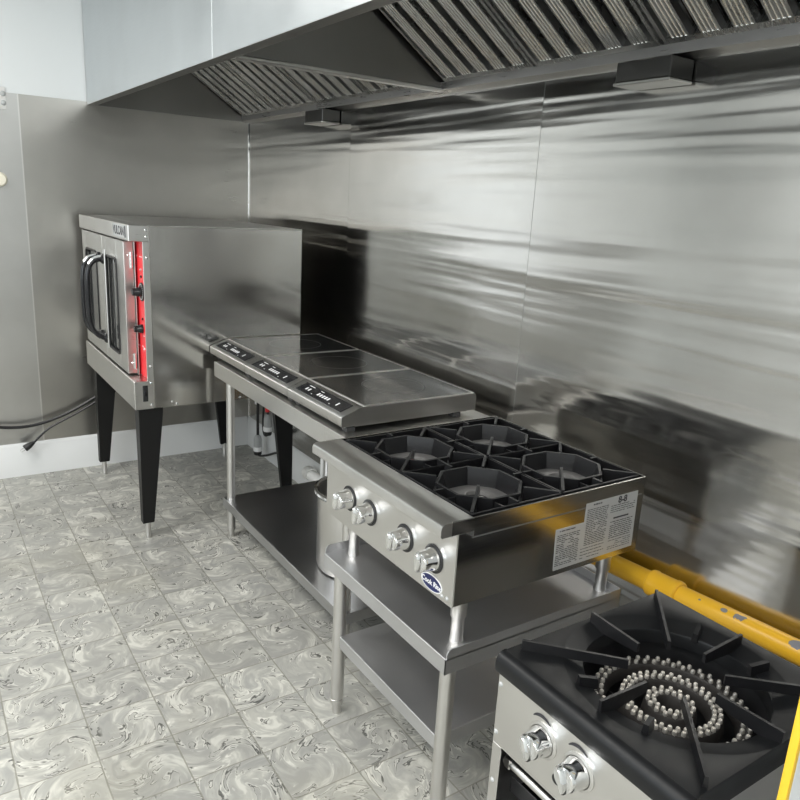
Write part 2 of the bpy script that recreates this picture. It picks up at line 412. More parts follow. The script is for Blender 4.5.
# ------------------------------------------------------------------ convection oven
ov = thing('convection_oven', 'big stainless convection oven on black tapered legs with red control strip', 'oven', (-.55, -.61, 0))
X0, X1, Y0, Y1 = -.9845, -.185, -1.115, -.10
MB().box(-.90, X1, Y0, Y1, .635, 1.434, .003).build('body', M['oven_side'], ov, origin=(-.5, -.6, 1))
MB().box(X0, -.8995, Y0-.0015, Y1+.0015, 1.368, 1.436, .0025).box(-.9, X1-.002, Y0-.001, Y1+.001, 1.432, 1.4365, .001).build('top_cap', M['steel_x'], ov)
bp_ = MB().box(X0, -.8995, Y0-.0015, Y1+.0015, .635, .764, .0025).build('base_panel', M['steel_x'], ov)
MB().box(-.949, -.927, Y0-.004, Y0-.001, .672, .745, .001).build('rocker_switch', M['black'], ov)
MB().box(-.942, -.934, Y0-.007, Y0-.003, .695, .722, .001).build('switch_rocker', M['black_gloss'], ov)
MB().box(-.927, -.8995, Y0-.0015, Y0+.006, .764, 1.368, .001).build('side_flange', M['steel'], ov)
MB().box(-.920, -.8995, -1.104, -.958, .766, 1.366).build('control_panel', M['red'], ov)
MB().box(-.920, -.8995, -.9575, -.88, .766, 1.366).build('panel_margin', M['black'], ov)
for x, z in ((-.912, 1.415), (-.912, 1.388), (-.912, 1.30), (-.912, .83), (-.912, .755), (-.912, .655), (-.80, .648), (-.5, .648), (-.82, .66)):
    MB().lathe([(.0065, 0), (.0062, .002), (.003, .0035), (.0, .0036)], (x, Y0-.0015, z), (0, -1, 0), 12).build('screw', M['chrome'], ov)
MB().box(-.9325, -.929, -.996, -.955, .766, 1.366, .0008).build('door_post', M['steel'], ov)
# controls on the red strip
MB().lathe([(.040, 0), (.040, .004), (.038, .006), (0, .006)], (-.920, -1.055, 1.150), (-1, 0, 0), 28).build('dial_plate', M['black'], ov)
dk = MB().lathe([(.021, 0), (.020, .016), (.017, .022), (.016, .036), (0, .037)], (-.926, -1.055, 1.150), (-1, 0, 0), 24).build('temperature_knob', M['black_gloss'], ov)
tk = MB().lathe([(.020, 0), (.019, .012), (.015, .018), (.014, .036), (0, .037)], (-.920, -1.04, .985), (-1, 0, 0), 24).build('timer_knob', M['black_gloss'], ov)
dm = MB()
for k in range(22):
    a = 2*PI*k/22
    dm.obox((-.9265, -1.055+.033*math.cos(a), 1.150+.033*math.sin(a)), (.0004, 0, 0), (0, .0022*math.cos(a), .0022*math.sin(a)), (0, -.0008*math.sin(a), .0008*math.cos(a)))
for y, z, w, h in ((-.985, 1.30, .008, .003), (-.97, .90, .014, .003), (-1.06, 1.30, .010, .002), (-1.035, 1.30, .006, .002), (-1.06, .90, .012, .003), (-1.035, .905, .008, .002), (-1.05, .893, .006, .002), (-1.06, .955, .005, .002)):
    dm.box(-.9207, -.920, y-w, y+w, z-h, z+h)
dm.build('printed_marks', M['print_white'], ov)
for z in (1.245, 1.03, 1.215):
    MB().lathe([(.006, 0), (.006, .004), (0, .007)], (-.920, -1.052, z), (-1, 0, 0), 14).build('indicator_light', M['chrome'] if z == 1.245 else M['black_gloss'], ov)
# two doors with windows and bowed black handles
def door(y0, y1, wy0, wy1, hy):
    d = MB()
    z0, z1, wz0, wz1 = .772, 1.360, .835, 1.272
    d.box(-.975, -.934, y0, wy0, z0, z1, .002).box(-.975, -.934, wy1, y1, z0, z1, .002)
    d.box(-.975, -.934, wy0, wy1, z0, wz0, .002).box(-.975, -.934, wy0, wy1, wz1, z1, .002)
    do = d.build('door', M['steel_x'], ov)
    MB().box(-.966, -.95, wy0-.001, wy1+.001, wz0-.001, wz1+.001).build('window_pane', M['door_glass'], do)
    g = MB(); r = .03; pts = []
    for cy, cz, a0 in ((wy1-r, wz1-r, 0), (wy0+r, wz1-r, 90), (wy0+r, wz0+r, 180), (wy1-r, wz0+r, 270)):
        for k in range(5):
            a = math.radians(a0+k*22.5); pts.append((-.974, cy+r*math.cos(a), cz+r*math.sin(a)))
    g.tube(pts + [pts[0]], .0065, 8)
    g.build('window_gasket', M['black'], do)
    h = MB()
    cz = [(-.978, hy, 1.252), (-.995, hy, 1.253), (-1.03, hy, 1.242), (-1.050, hy, 1.212), (-1.058, hy, 1.16), (-1.059, hy, .98), (-1.052, hy, .930), (-1.03, hy, .894), (-.995, hy, .872), (-.978, hy, .870)]
    h.tube(cz, .0125, 12, 1)
    for z in (1.252, .870): h.lathe([(.024, 0), (.024, .012), (.016, .02), (0, .02)], (-.975, hy, z), (-1, 0, 0), 16)
    h.build('door_handle', M['black_gloss'], do)
    hl = MB().tube([(-.99, hy, 1.262), (-1.025, hy, 1.254), (-1.048, hy, 1.228)], .009, 8, 1).build('handle_cap', M['chrome'], do)
    return do
d1 = door(-.984, -.548, -.85, -.645, -.615)
d2 = door(-.541, -.104, -.44, -.19, -.51)
MB().cyl((-.984, -.66, .83), (-.984, -.66, 1.30), .005, n=10).build('latch_rod', M['steel'], d1)
MB().box(-.977, -.97, -.575, -.545, .775, 1.357, .001).build('astragal', M['steel_x'], d1)
for z in (1.28, .83):
    MB().cyl((-.944, -.9875, z-.035), (-.944, -.9875, z+.035), .0075, n=12).build('hinge', M['chrome'], d1)
for z in (1.30, .82): MB().lathe([(.006, 0), (.003, .003), (0, .0032)], (-.955, -.984, z), (0, -1, 0), 10).build('screw', M['chrome'], d1)
# name badge on the cap
bd = MB().box(X0-.003, X0, -1.095, -.862, 1.378, 1.432, .001).build('badge', M['label'], ov)
MB().box(X0-.0036, X0-.003, -1.092, -1.070, 1.381, 1.429).build('badge_bar', M['ink'], bd)
text('badge_lettering', 'VULCAN', .050, (X0-.0033, -.966, 1.404), (0, -1, 0), (0, 0, 1), M['ink'], bd, sx=.95, bold=.0012)
# legs
def oleg(cx, cy, sx, sy, k=1.):
    """outer corner (cx, cy); sx, sy point inwards"""
    r = []
    for z, w, v in ((.636, .108, .07), (.60, .106, .068), (.085, .052, .04), (.08, .050, .038)):
        v *= k
        r.append([(cx, cy, z), (cx+sx*w, cy, z), (cx+sx*w, cy+sy*v, z), (cx, cy+sy*v, z)])
    o = MB().loft(r).build('leg', M['leg_black'], ov)
    fx, fy = cx+sx*.026, cy+sy*.02*k
    MB().lathe([(.013, 0), (.013, .02), (.0125, .022), (.0125, .085)], (fx, fy, 0), (0, 0, 1), 16).build('leg_foot', M['steel'], o)
for a in ((-.966, -1.100, 1, 1), (-.964, -.150, 1, -1), (-.207, -1.09, -1, 1, .5), (-.200, -.150, -1, -1, .5)): oleg(*a)

# ------------------------------------------------------------------ work table with the induction row
TX0, TX1, TY0, TY1, TZ = -.65, -.04, -2.397, -1.19, .849
tb = thing('work_table', 'low stainless worktable with undershelf carrying three induction cooktops', 'table', ((TX0+TX1)/2, (TY0+TY1)/2, 0))
def topslab(x0, x1, y0, y1, z, drop, t=.002, bev=.002):
    m = MB().box(x0, x1, y0, y1, z-.004, z, bev)
    m.box(x0, x0+t, y0, y1, z-drop, z-.001).box(x1-t, x1, y0, y1, z-drop, z-.001).box(x0, x1, y0, y0+t, z-drop, z-.001).box(x0, x1, y1-t, y1, z-drop, z-.001)
    m.box(x0+t, x0+.016, y0+t, y1-t, z-drop, z-drop+.002).box(x0+t, x1-t, y0+t, y0+.016, z-drop, z-drop+.002)
    return m
topslab(TX0, TX1, TY0, TY1, TZ, .066).build('tabletop', M['steel'], tb)
st = MB()
for k in range(11): st.box(TX0-.0012, TX0, -2.385+k*.013, -2.378+k*.013, .80, .832, .0004)
st.build('apron_ribs', M['steel_x'], tb)  # row of upright ribs on the apron at the range end
def tleg(root, x, y, z1, r=.019, rm='steel'):
    o = MB().cyl((x, y, .045), (x, y, z1), r, n=24).build('leg', M[rm], root)
    MB().lathe([(.0145, .0), (.015, .004), (.0135, .036), (r+.0012, .038), (r+.0015, .054), (r, .055)], (x, y, 0), (0, 0, 1), 20).build('leg_foot', M['grey_plastic'] if False else M['steel_x'], o)
    return o
tl = []
for x in (-.595, -.085):
    for y in (-2.345, -1.245):
        q = tleg(tb, x, y, TZ-.004); q['px'], q['py'] = x, y; tl.append(q)
SA = .195
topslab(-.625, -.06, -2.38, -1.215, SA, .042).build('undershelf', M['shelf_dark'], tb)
for q in tl:
    MB().lathe([(.0195, 0), (.024, .002), (.024, .036), (.0195, .038)], (q['px'], q['py'], SA-.04), (0, 0, 1), 20).build('shelf_collar', M['steel_x'], q); del q['px'], q['py']

# three induction cooktops
def cooktop(y0, label):
    t = thing('induction_cooktop', label, 'induction cooktop', (-.365, y0+.205, TZ), 'induction cooktops on the worktable')
    W = .410; y1 = y0+W
    prof = [(-.640, .872), (-.644, .878), (-.644, .903), (-.640, .908), (-.568, .9335), (-.100, .9335), (-.090, .930), (-.088, .92), (-.088, .872)]
    hs = MB().prism(prof, 'y', y0, y1)
    hs.box(-.62, -.11, y0+.02, y1-.02, .862, .873, .002)
    hs.build('housing', M['steel_x'], t)
    gl = MB().box(-.553, -.103, y0+.009, y1-.009, .9325, .9352, .001).build('glass_top', M['glass'], t)
    ring = MB()
    for R in (.115,):
        n = 60
        for k in range(n):
            a, b_ = 2*PI*k/n, 2*PI*(k+1)/n
            c = (-.315, y0+W/2)
            P = lambda a, r: (c[0]+r*math.cos(a), c[1]+r*math.sin(a), .93545)
            ring.poly([P(a, R), P(a, R+.0022), P(b_, R+.0022), P(b_, R)])
    ring.build('cooking_zone_ring', M['zone_ring'], gl)
    fr = MB()
    fr.box(-.560, -.553, y0+.003, y1-.003, .930, .9362, .0012).box(-.103, -.094, y0+.003, y1-.003, .930, .9362, .0012)
    fr.box(-.553, -.103, y0+.003, y0+.009, .930, .9362, .0012).box(-.553, -.103, y1-.009, y1-.003, .930, .9362, .0012)
    fr.build('glass_trim', M['steel_x'], t)
    # slanted control strip
    u = Vector((.072, 0, .0255)).normalized(); n = Vector((-u.z, 0, u.x)); e = Vector((0, 1, 0))
    c0 = Vector((-.604, y0+W/2, .92075))
    cp = MB(); cp.obox(c0+n*.0012, u*.026, e*.168, n*.0016, .001)
    cpo = cp.build('control_panel', M['black_gloss'], t)
    mk = MB()
    def mark(dy, du, w, h): mk.obox(c0+n*.003+e*dy+u*du, u*h, e*w, n*.0003)
    for dy in (.118, .098): mark(dy, -.002, .0045, .007)
    for k in range(5): mark(.028-k*.018, -.002, .0048, .007)
    mark(-.110, -.002, .0035, .009); mark(.108, .017, .02, .0015); mark(.03, .016, .012, .0012); mark(-.075, -.017, .003, .0015); mark(.06, -.015, .003, .0015)
    mk.build('panel_symbols', M['print_white'], cpo)
    vs = MB()
    for k in range(7): vs.box(-.6205, -.6195, y0+.05+k*.045, y0+.085+k*.045, .8635, .871)
    vs.build('front_vents', M['black'], t)
    for x in (-.60, -.16):
        for yy in (y0+.03, y1-.03):
            MB().box(x-.017, x+.017, yy-.017, yy+.017, TZ, .866, .002).build('foot', M['rubber'], t)
    return t
ct = cooktop(-2.360, 'induction cooktop at the near end of the row, beside the gas range')
for k, lb in ((1, 'induction cooktop in the middle of the row of three'), (2, 'induction cooktop at the far end of the row, beside the oven')):
    c = copy_tree(ct); c.location = ct.location + Vector((0, .414*k, 0)); c['label'] = lb

# pot on the undershelf
pc = Vector((-.392, -2.075, SA))
pt = thing('stock_pot', 'tall stainless pot standing on the worktable undershelf behind the gas range knobs', 'pot', pc)
MB().lathe([(0.02, .001), (.142, .001), (.156, .006), (.16, .02), (.16, .318), (.1575, .318), (.1575, .02), (.14, .006), (.02, .005)], pc, (0, 0, 1), 56).build('pot_body', M['steel'], pt)
MB().lathe([(.158, .306), (.172, .308), (.176, .314), (.174, .322), (.165, .326), (.158, .324)], pc, (0, 0, 1), 56, cap=False).build('rim', M['chrome'], pt)
# white pipe elbow near the wall
el = MB()
el.tube([(-.07, -1.165, 0), (-.07, -1.165, .12), (-.07, -1.155, .146), (-.07, -1.13, .155), (-.07, -1.0, .155)], .03, 16, 2)
el.lathe([(.036, 0), (.036, .05), (.03, .05)], (-.07, -1.045, .155), (0, 1, 0), 20)
el.tube([(-.07, -1.165, .11), (-.07, -1.165, .46)], .012, 12)
tag(el.build('drain_pipe', M['white_plastic']), 'white plastic pipe elbow by the baseboard behind the worktable', 'pipe')

# ------------------------------------------------------------------ equipment stand with the gas range
BX0, BX1, BY0, BY1, BZ = -.798, -.185, -3.165, -2.553, .5516
sd = thing('equipment_stand', 'short stainless two-shelf stand carrying the four-burner gas range', 'stand', ((BX0+BX1)/2, (BY0+BY1)/2, 0))
s = topslab(BX0, BX1, BY0, BY1, BZ, .042)
for (a, b_) in ((BY0, BY0+.003), (BY1-.003, BY1)):       # raised side rims with a rounded front corner
    s.prism([(BX0+.004, BZ-.004), (BX0+.004, BZ+.012), (BX0+.010, BZ+.021), (BX0+.02, BZ+.024), (BX1, BZ+.024), (BX1, BZ-.004)], 'y', a, b_)
s.box(BX1-.003, BX1, BY0, BY1, BZ-.004, BZ+.024)
s.build('top_shelf', M['shelf_light'], sd)
for x in (-.757, -.226):
    for y in (-3.128, -2.590): tleg(sd, x, y, BZ-.004, .0205)
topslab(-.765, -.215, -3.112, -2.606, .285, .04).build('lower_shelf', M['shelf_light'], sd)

# gas range
RX0, RX1, RY0, RY1, RZ, RB = -.840, -.150, -3.163, -2.545, .9055, .686
rg = thing('gas_range', 'stainless four-burner countertop gas range with chrome knobs', 'gas range', ((RX0+RX1)/2, (RY0+RY1)/2, BZ))
BXF = -.787
b = MB()
b.box(BXF, RX1+.004, RY0, RY0+.003, RB, RZ-.03, .0008).box(BXF, RX1+.004, RY1-.003, RY1, RB, RZ-.03, .0008)
b.box(RX1+.001, RX1+.004, RY0, RY1, RB, RZ-.03).box(BXF, RX1, RY0+.003, RY1-.003, RB, RB+.003)
b.build('body', M['range_side'], rg)
t = MB()
t.box(RX0+.03, RX1, RY0-.003, RY0+.001, .872, RZ, .0008).box(RX0+.03, RX1, RY1-.001, RY1+.003, .872, RZ, .0008).box(RX1-.004, RX1, RY0-.003, RY1+.003, .872, RZ, .0008)
t.build('top_rim', M['range_side'], rg)
MB().prism([(RX0+.004, .872), (RX0, .876), (RX0, .893), (RX0+.003, .901), (RX0+.010, .9052), (-.748, RZ), (-.745, RZ-.002), (-.745, .86), (-.75, .86), (-.77, .872)], 'y', RY0-.003, RY1+.003).build('front_ledge', M['steel'], rg)
MB().box(BXF-.0035, BXF, RY0, RY1, RB-.002, .872, .001).build('control_panel', M['steel'], rg)
for y, z in ((RY0+.02, .862), (RY0+.045, .864), (RY0+.02, .70), (RY0+.04, .698)): MB().lathe([(.0055, 0), (.003, .003), (0, .003)], (BXF-.0035, y, z), (-1, 0, 0), 10).build('screw', M['grey_plastic'], rg)
MB().box(-.748, RX1-.004, RY0, RY1, .853, .857).build('burner_pan', M['pan'], rg)
# knobs
def knob(root, pos, d, rot, r=.029, ln=.042, bz='black'):
    """chrome knob: skirt, cut-away barrel, raised grip"""
    d = Vector(d).normalized(); pos = Vector(pos)
    k = MB().lathe([(r*1.0, 0), (r*1.02, .004), (r*.96, .010), (r*.86, ln*.55), (r*.84, ln-.003), (r*.78, ln), (0, ln)], pos, d, 32).build('knob', M['chrome'], root, origin=pos)
    u = Vector((0, 0, 1)); u = (u - d*u.dot(d)).normalized(); v = d.cross(u)
    uu = math.cos(rot)*u + math.sin(rot)*v; vv = d.cross(uu)
    g = MB()
    rr = []
    for h, w, l in ((ln-.004, .30, .90), (ln+.006, .26, .86), (ln+.011, .14, .74)):
        L_, W_ = r*l, r*w
        rr.append([pos + d*h + uu*(L_*math.cos(2*PI*i/20)) + vv*(W_*math.sin(2*PI*i/20)) for i in range(20)])
    g.loft(rr).build('knob_grip', M['chrome'], k, origin=pos)
    MB().lathe([(r*1.25, 0), (r*1.25, .002), (r*1.05, .004)], pos, d, 28, cap=False).build('knob_bezel', M[bz], k, origin=pos)
    return k
k0 = None
for y in (-2.680, -2.788, -2.960, -3.083):
    if k0 is None: k0 = knob(rg, (BXF-.0035, y, .776), (-1, 0, 0), .0)
    else:
        c = copy_tree(k0, rg); c.location = Vector((BXF-.0035, y, .776)) - rg.location
# oval badge
e = MB(); n = 40; cy, cz = -3.082, .712
def oval(mb, a, b_, x0, x1):
    mb.loft([[(x, cy+a*math.cos(2*PI*i/n), cz+b_*math.sin(2*PI*i/n)) for i in range(n)] for x in (x0, x1)])
oval(e, .042, .0205, BXF-.0038, BXF-.0052); bo = e.build('maker_badge', M['print_white'], rg)
e = MB(); oval(e, .0395, .0185, BXF-.0052, BXF-.0056); e.build('badge_field', M['blue'], bo)
text('badge_lettering', 'Cook Rite', .0185, (BXF-.0058, cy, cz), (0, -1, 0), (0, 0, 1), M['print_white'], bo, depth=.0003, bold=.0003)
# rating labels on the side
lb = MB(); Yl = RY0-.0008
lb.prism([(-.372, .866), (-.172, .868), (-.168, .704), (-.468, .70), (-.474, .815), (-.372, .815)], 'y', Yl, RY0)
lbo = lb.build('rating_label', M['label'], rg)
tx = MB(); rnd = random.Random(3)
def lines(x0, x1, z0, z1, p, h):
    z = z1
    while z > z0:
        x = x0
        while x < x1-.004:
            w = min(rnd.uniform(.004, .016), x1-x)
            if rnd.random() < .9: tx.poly([(x, Yl-.0002, z), (x+w, Yl-.0002, z), (x+w, Yl-.0002, z-h), (x, Yl-.0002, z-h)])
            x += w + .0022
        z -= p
lines(-.466, -.385, .71, .797, .0052, .0022); lines(-.365, -.285, .748, .848, .0052, .0022); lines(-.375, -.285, .712, .74, .009, .002)
lines(-.275, -.18, .818, .842, .006, .0022); lines(-.27, -.18, .745, .795, .0058, .0024); lines(-.27, -.18, .715, .74, .006, .0018)
lines(-.46, -.40, .803, .809, .007, .003); lines(-.345, -.31, .856, .861, .007, .004)
tx.build('label_small_print', M['ink'], lbo)
MB().box(-.26, -.20, Yl-.0004, Yl-.0001, .802, .8065).build('label_bar', M['ink'], lbo)
text('label_marks', '8-8', .026, (-.232, Yl-.0003, .854), (1, 0, 0), (0, 0, 1), M['ink'], lbo, depth=.0002, bold=.0008)
for x in (-.722, -.205):
    for y in (RY0+.055, RY1-.055):
        MB().lathe([(.018, 0), (.018, .004), (.0165, .01), (.0165, .062), (.0205, .068), (.0205, RB-BZ)], (x, y, BZ), (0, 0, 1), 24).build('leg', M['steel'], rg)

# burners and cast grates (four alike)
GW, GD = .291, .298
def radial(mb, c, ang, r0, r1, w, z0a, z1a, z0b, z1b):
    """upright fin from r0 to r1; heights at both ends"""
    d = Vector((math.cos(ang), math.sin(ang), 0)); e = Vector((-d.y, d.x, 0))*w/2
    p = Vector((c[0], c[1], 0))
    def R(r, z0, z1): return [p+d*r-e+Vector((0, 0, z0)), p+d*r+e+Vector((0, 0, z0)), p+d*r+e*.7+Vector((0, 0, z1)), p+d*r-e*.7+Vector((0, 0, z1))]
    mb.loft([R(r0, z0a, z1a), R(r1, z0b, z1b)])
g0 = b0 = None
gorg = Vector((-.5965, -2.999, .857))
def make_grate(c):
    g = MB(); x, y = c.x, c.y; zt = .909; hw, hd = GW/2-.002, GD/2-.002; w = .0065
    for sx in (-1, 1): g.prism([(x+sx*hw-(w/2), .878), (x+sx*hw+(w/2)*(0 if sx > 0 else 1), .878), (x+sx*hw+(w/2)*(0 if sx > 0 else 1), zt-.004), (x+sx*hw-(w/2), zt-.004)], 'y', y-hd, y+hd)
    for sy in (-1, 1): g.box(x-hw, x+hw, y+sy*hd-w/2, y+sy*hd+w/2, .878, zt-.004, .001)
    # octagonal bowl ring
    R0, R1 = .120, .112
    oc = lambda R, z: [(x+R*math.cos(PI/8+k*PI/4), y+R*math.sin(PI/8+k*PI/4), z) for k in range(8)]
    g.loft([oc(R0-.004, .907), oc(R0-.004, .860), oc(R1-.016, .860), oc(R1-.004, .907), oc(R0-.004, .907)], cap=False)
    for k in range(8):
        a = k*PI/4
        if k % 2 == 0:
            L_ = (hw if k % 4 == 0 else hd)
            radial(g, c, a, .116, L_, .0105, .862, zt, .862, zt)
            # upright gussets splayed from the finger's outer end to the ring
            for s_ in (-1, 1):
                d = Vector((math.cos(a), math.sin(a), 0)); e_ = Vector((-d.y, d.x, 0))*s_
                A = Vector((x, y, 0))+d*(L_-.006)+e_*.014; B = Vector((x, y, 0))+d*.109+e_*.040
                w_ = Vector((-(B-A).y, (B-A).x, 0)).normalized()*.0026; Z = lambda v: Vector((0, 0, v))
                g.loft([[A-w_+Z(.868), A+w_+Z(.868), A+w_+Z(.888), A-w_+Z(.888)], [B-w_+Z(.868), B+w_+Z(.868), B+w_+Z(.900), B-w_+Z(.900)]])
        else:
            r1 = math.hypot(hw, hd)-.004
            a2 = math.atan2((hd if math.sin(a) > 0 else -hd), (hw if math.cos(a) > 0 else -hw))
            radial(g, c, a2, .112, r1, .0115, .862, zt, .862, zt)
            if k == 5: radial(g, c, a2, .022, .113, .0105, .888, zt-.002, .870, zt)
    return g
for i, (x, y) in enumerate(((-.5965, -2.999), (-.5965, -2.706), (-.3025, -2.999), (-.3025, -2.706))):
    c = Vector((x, y, .857))
    if g0 is None:
        g0 = make_grate(c).build('burner_grate', M['iron'], rg, origin=c)
        b0 = MB().lathe([(.092, 0), (.092, .003), (.070, .006), (.050, .012), (.036, .014), (.032, .012), (.030, .002)], c, (0, 0, 1), 36, cap=False).build('burner_head', M['burner'], rg, origin=c)
        MB().lathe([(.0305, .002), (.0, .002)], c, (0, 0, 1), 24).build('burner_throat', M['black'], b0, origin=c)
        MB().lathe([(.013, .002), (.013, .006), (.009, .009), (0, .009)], c+Vector((.004, -.008, 0)), (0, 0, 1), 18).build('burner_jet', M['jet'], b0, origin=c)
    else:
        for o in (g0, b0):
            q = copy_tree(o, rg); q.location = c - rg.location

# ------------------------------------------------------------------ stock pot range
PX0, PX1, PY0, PY1, PZ = -.8315, -.310, -3.824, -3.367, .705
pr = thing('stock_pot_range', 'floor-standing black-topped stock pot range with concentric jet burner', 'stock pot range', ((PX0+PX1)/2, (PY0+PY1)/2, 0))
pcx, pcy = -.563, -3.600
b = MB()
b.box(-.821, PX1+.01, PY1-.010, PY1-.007, .06, PZ-.04).box(-.821, PX1+.01, PY0+.007, PY0+.010, .06, PZ-.04).box(PX1+.007, PX1+.01, PY0+.01, PY1-.01, .06, PZ-.04)
b.build('side_panels', M['steel_x'], pr)
f = MB()
f.box(-.824, -.821, PY0+.007, PY1-.007, .492, PZ-.03, .0008)
f.box(-.824, -.821, PY1-.034, PY1-.007, .06, .492, .0008).box(-.824, -.821, PY0+.007, PY0+.032, .06, .492, .0008)
f.build('front_panel', M['steel'], pr)
MB().box(-.60, -.596, PY0+.011, PY1-.011, .06, .60).build('inner_liner', M['black'], pr)
MB().box(-.78, PX1+.006, PY0+.011, PY1-.011, .058, .066).build('bottom_plate', M['black'], pr)
for y, z in ((PY1-.014, .635), (PY1-.014, .52), (PY1-.018, .40)): MB().lathe([(.006, 0), (.003, .003), (0, .003)], (-.824, y, z), (-1, 0, 0), 10).build('screw', M['grey_plastic'], pr)
tr = MB().box(-.78, -.61, PY0+.03, PY1-.03, .36, .363).box(-.78, -.777, PY0+.03, PY1-.03, .36, .40, .001).build('drip_tray', M['black'], pr)
gm = MB().tube([(-.79, PY1-.02, .44), (-.79, PY0+.02, .44)], .010, 14).build('gas_manifold', M['steel'], pr)
MB().box(-.80, -.778, PY1-.04, PY1-.022, .428, .452, .002).build('manifold_clamp', M['steel_x'], gm)
for y in (-3.510, -3.604):
    knob(pr, (-.824, y, .592), (-1, 0, 0), .35, r=.030, ln=.040, bz='steel')
    a = MB(); n = 12
    for k in range(n):
        t0, t1 = math.radians(65+k*60/n), math.radians(65+(k+1)*60/n)
        P = lambda t, r: (-.8246, y+.004-r*math.cos(t), .592+r*math.sin(t))
        wd = lambda q: .002+.006*math.sin(PI*q/n)
        a.poly([P(t0, .045), P(t0, .045+wd(k)), P(t1, .045+wd(k+1)), P(t1, .045)])
    a.build('dial_mark', M['ink'], pr)
MB().lathe([(.011, 0), (.0, .0004)], (-.8242, -3.555, .535), (-1, 0, 0), 18).build('pilot_hole', M['black'], pr)
# cast deck: square plate with rounded front nose, conical ring and open centre
dk = MB(); n = 64; R_OUT, R_HOLE = .222, .177
def sq(a, r_in):                       # point on the square outline in direction a
    c, s_ = math.cos(a), math.sin(a)
    lim = []
    if c > 1e-9: lim.append((PX1-pcx)/c)
    if c < -1e-9: lim.append((PX0+.022-pcx)/c)
    if s_ > 1e-9: lim.append((PY1-pcy)/s_)
    if s_ < -1e-9: lim.append((PY0-pcy)/s_)
    return min(lim)
angs = sorted(set([2*PI*i/n for i in range(n)] + [math.atan2(yy-pcy, xx-pcx) % (2*PI) for xx in (PX0+.022, PX1) for yy in (PY0, PY1)]))
ring = lambda R, z: [(pcx+R*math.cos(a), pcy+R*math.sin(a), z) for a in angs]
outer = lambda z, k=1.: [(pcx+k*sq(a, 0)*math.cos(a), pcy+k*sq(a, 0)*math.sin(a), z) for a in angs]
dk.loft([outer(PZ-.05), outer(PZ-.004), outer(PZ, .990), ring(R_OUT-.0, PZ), ring(R_OUT-.004, PZ-.002), ring(R_HOLE+.002, PZ-.012), ring(R_HOLE, PZ-.016), ring(R_HOLE, PZ-.045)], cap=False)
nose = [(PX0+.024, PZ)] + [(PX0+.022-.022*math.sin(math.radians(t)), PZ-.022+.022*math.cos(math.radians(t))) for t in range(0, 91, 15)] + [(PX0, PZ-.040), (PX0+.004, PZ-.046), (PX0+.03, PZ-.046), (PX0+.03, PZ-.002)]
dk.prism(nose, 'y', PY0, PY1)
dko = dk.build('top_deck', M['deck'], pr)
MB().lathe([(R_HOLE+.012, PZ-.04), (R_HOLE+.01, PZ-.13), (.02, PZ-.14)], (pcx, pcy, 0), (0, 0, 1), 48, cap=False).build('burner_well', M['black'], pr)
# radial pot supports: long at the corners, medium on the sides, low stubs between
def support(ang, r0, r1, w, zi0, zi1, zo0, zo1):
    m = MB(); radial(m, (pcx, pcy), ang, r0, r1, w, zi0, zi1, zo0, zo1)
    return m.build('pot_support', M['iron'], pr)
for k in range(8):
    a = k*PI/4
    if k % 2: support(a, .092, .305, .009, PZ-.004, PZ+.016, PZ-.0, PZ+.022)
    else: support(a, .092, .222, .009, PZ-.004, PZ+.016, PZ-.014, PZ+.022)
for k in (0, 3, 4, 7):
    a = PI/8 + k*PI/4
    support(a, .168, .208, .014, PZ-.016, PZ+.006, PZ-.010, PZ+.014)
# concentric jet burner
JZ = PZ-.062
jb = None
for nm, R, w, cnt in (('inner_burner_ring', .038, .022, 15), ('middle_burner_ring', .089, .022, 35), ('outer_burner_ring', .142, .024, 42)):
    body = MB().lathe([(R-w/2-.005, -.034), (R-w/2-.002, -.012), (R-w/2+.001, -.006), (R+w/2-.001, -.006), (R+w/2+.002, -.012), (R+w/2+.005, -.034), (R-w/2-.005, -.034)], (pcx, pcy, JZ), (0, 0, 1), 64, cap=False).build(nm, M['jet_body'], pr)
    mb = MB()
    for row in (-1, 1):
        for i in range(cnt):
            a = 2*PI*(i + (.5 if row > 0 else 0))/cnt
            p = Vector((pcx+(R+row*w*.27)*math.cos(a), pcy+(R+row*w*.27)*math.sin(a), JZ-.008))
            prof = [(.0046, 0), (.0046, .0075), (.0036, .0098), (.0018, .0098), (.0016, .008), (0, .008)]
            if nm == 'outer_burner_ring': mb.lathe(prof, p, (0, 0, 1), 10)
            elif jb is None:
                jb = MB().lathe(prof, p, (0, 0, 1), 10).build('jet_tip', M['jet'], body, origin=p)
            else:
                q = jb.copy(); COL.objects.link(q); q.parent = body; q.location = p - pr.location - body.location
    if nm == 'outer_burner_ring': mb.build('jet_tips', M['jet'], body)['kind'] = 'stuff'
    else: mb.bm.free()
arm = MB()
for a in (PI/8, PI/8+2*PI/3, PI/8+4*PI/3):
    radial(arm, (pcx, pcy), a, .03, .185, .02, JZ-.05, JZ-.030, JZ-.05, JZ-.030)
arm.build('burner_manifold', M['jet_body'], pr)
for x in (-.77, -.33):
    for y in (PY0+.045, PY1-.045):
        MB().lathe([(.022, 0), (.024, .008), (.018, .012), (.018, .06)], (x, y, 0), (0, 0, 1), 18).build('leg', M['steel'], pr)

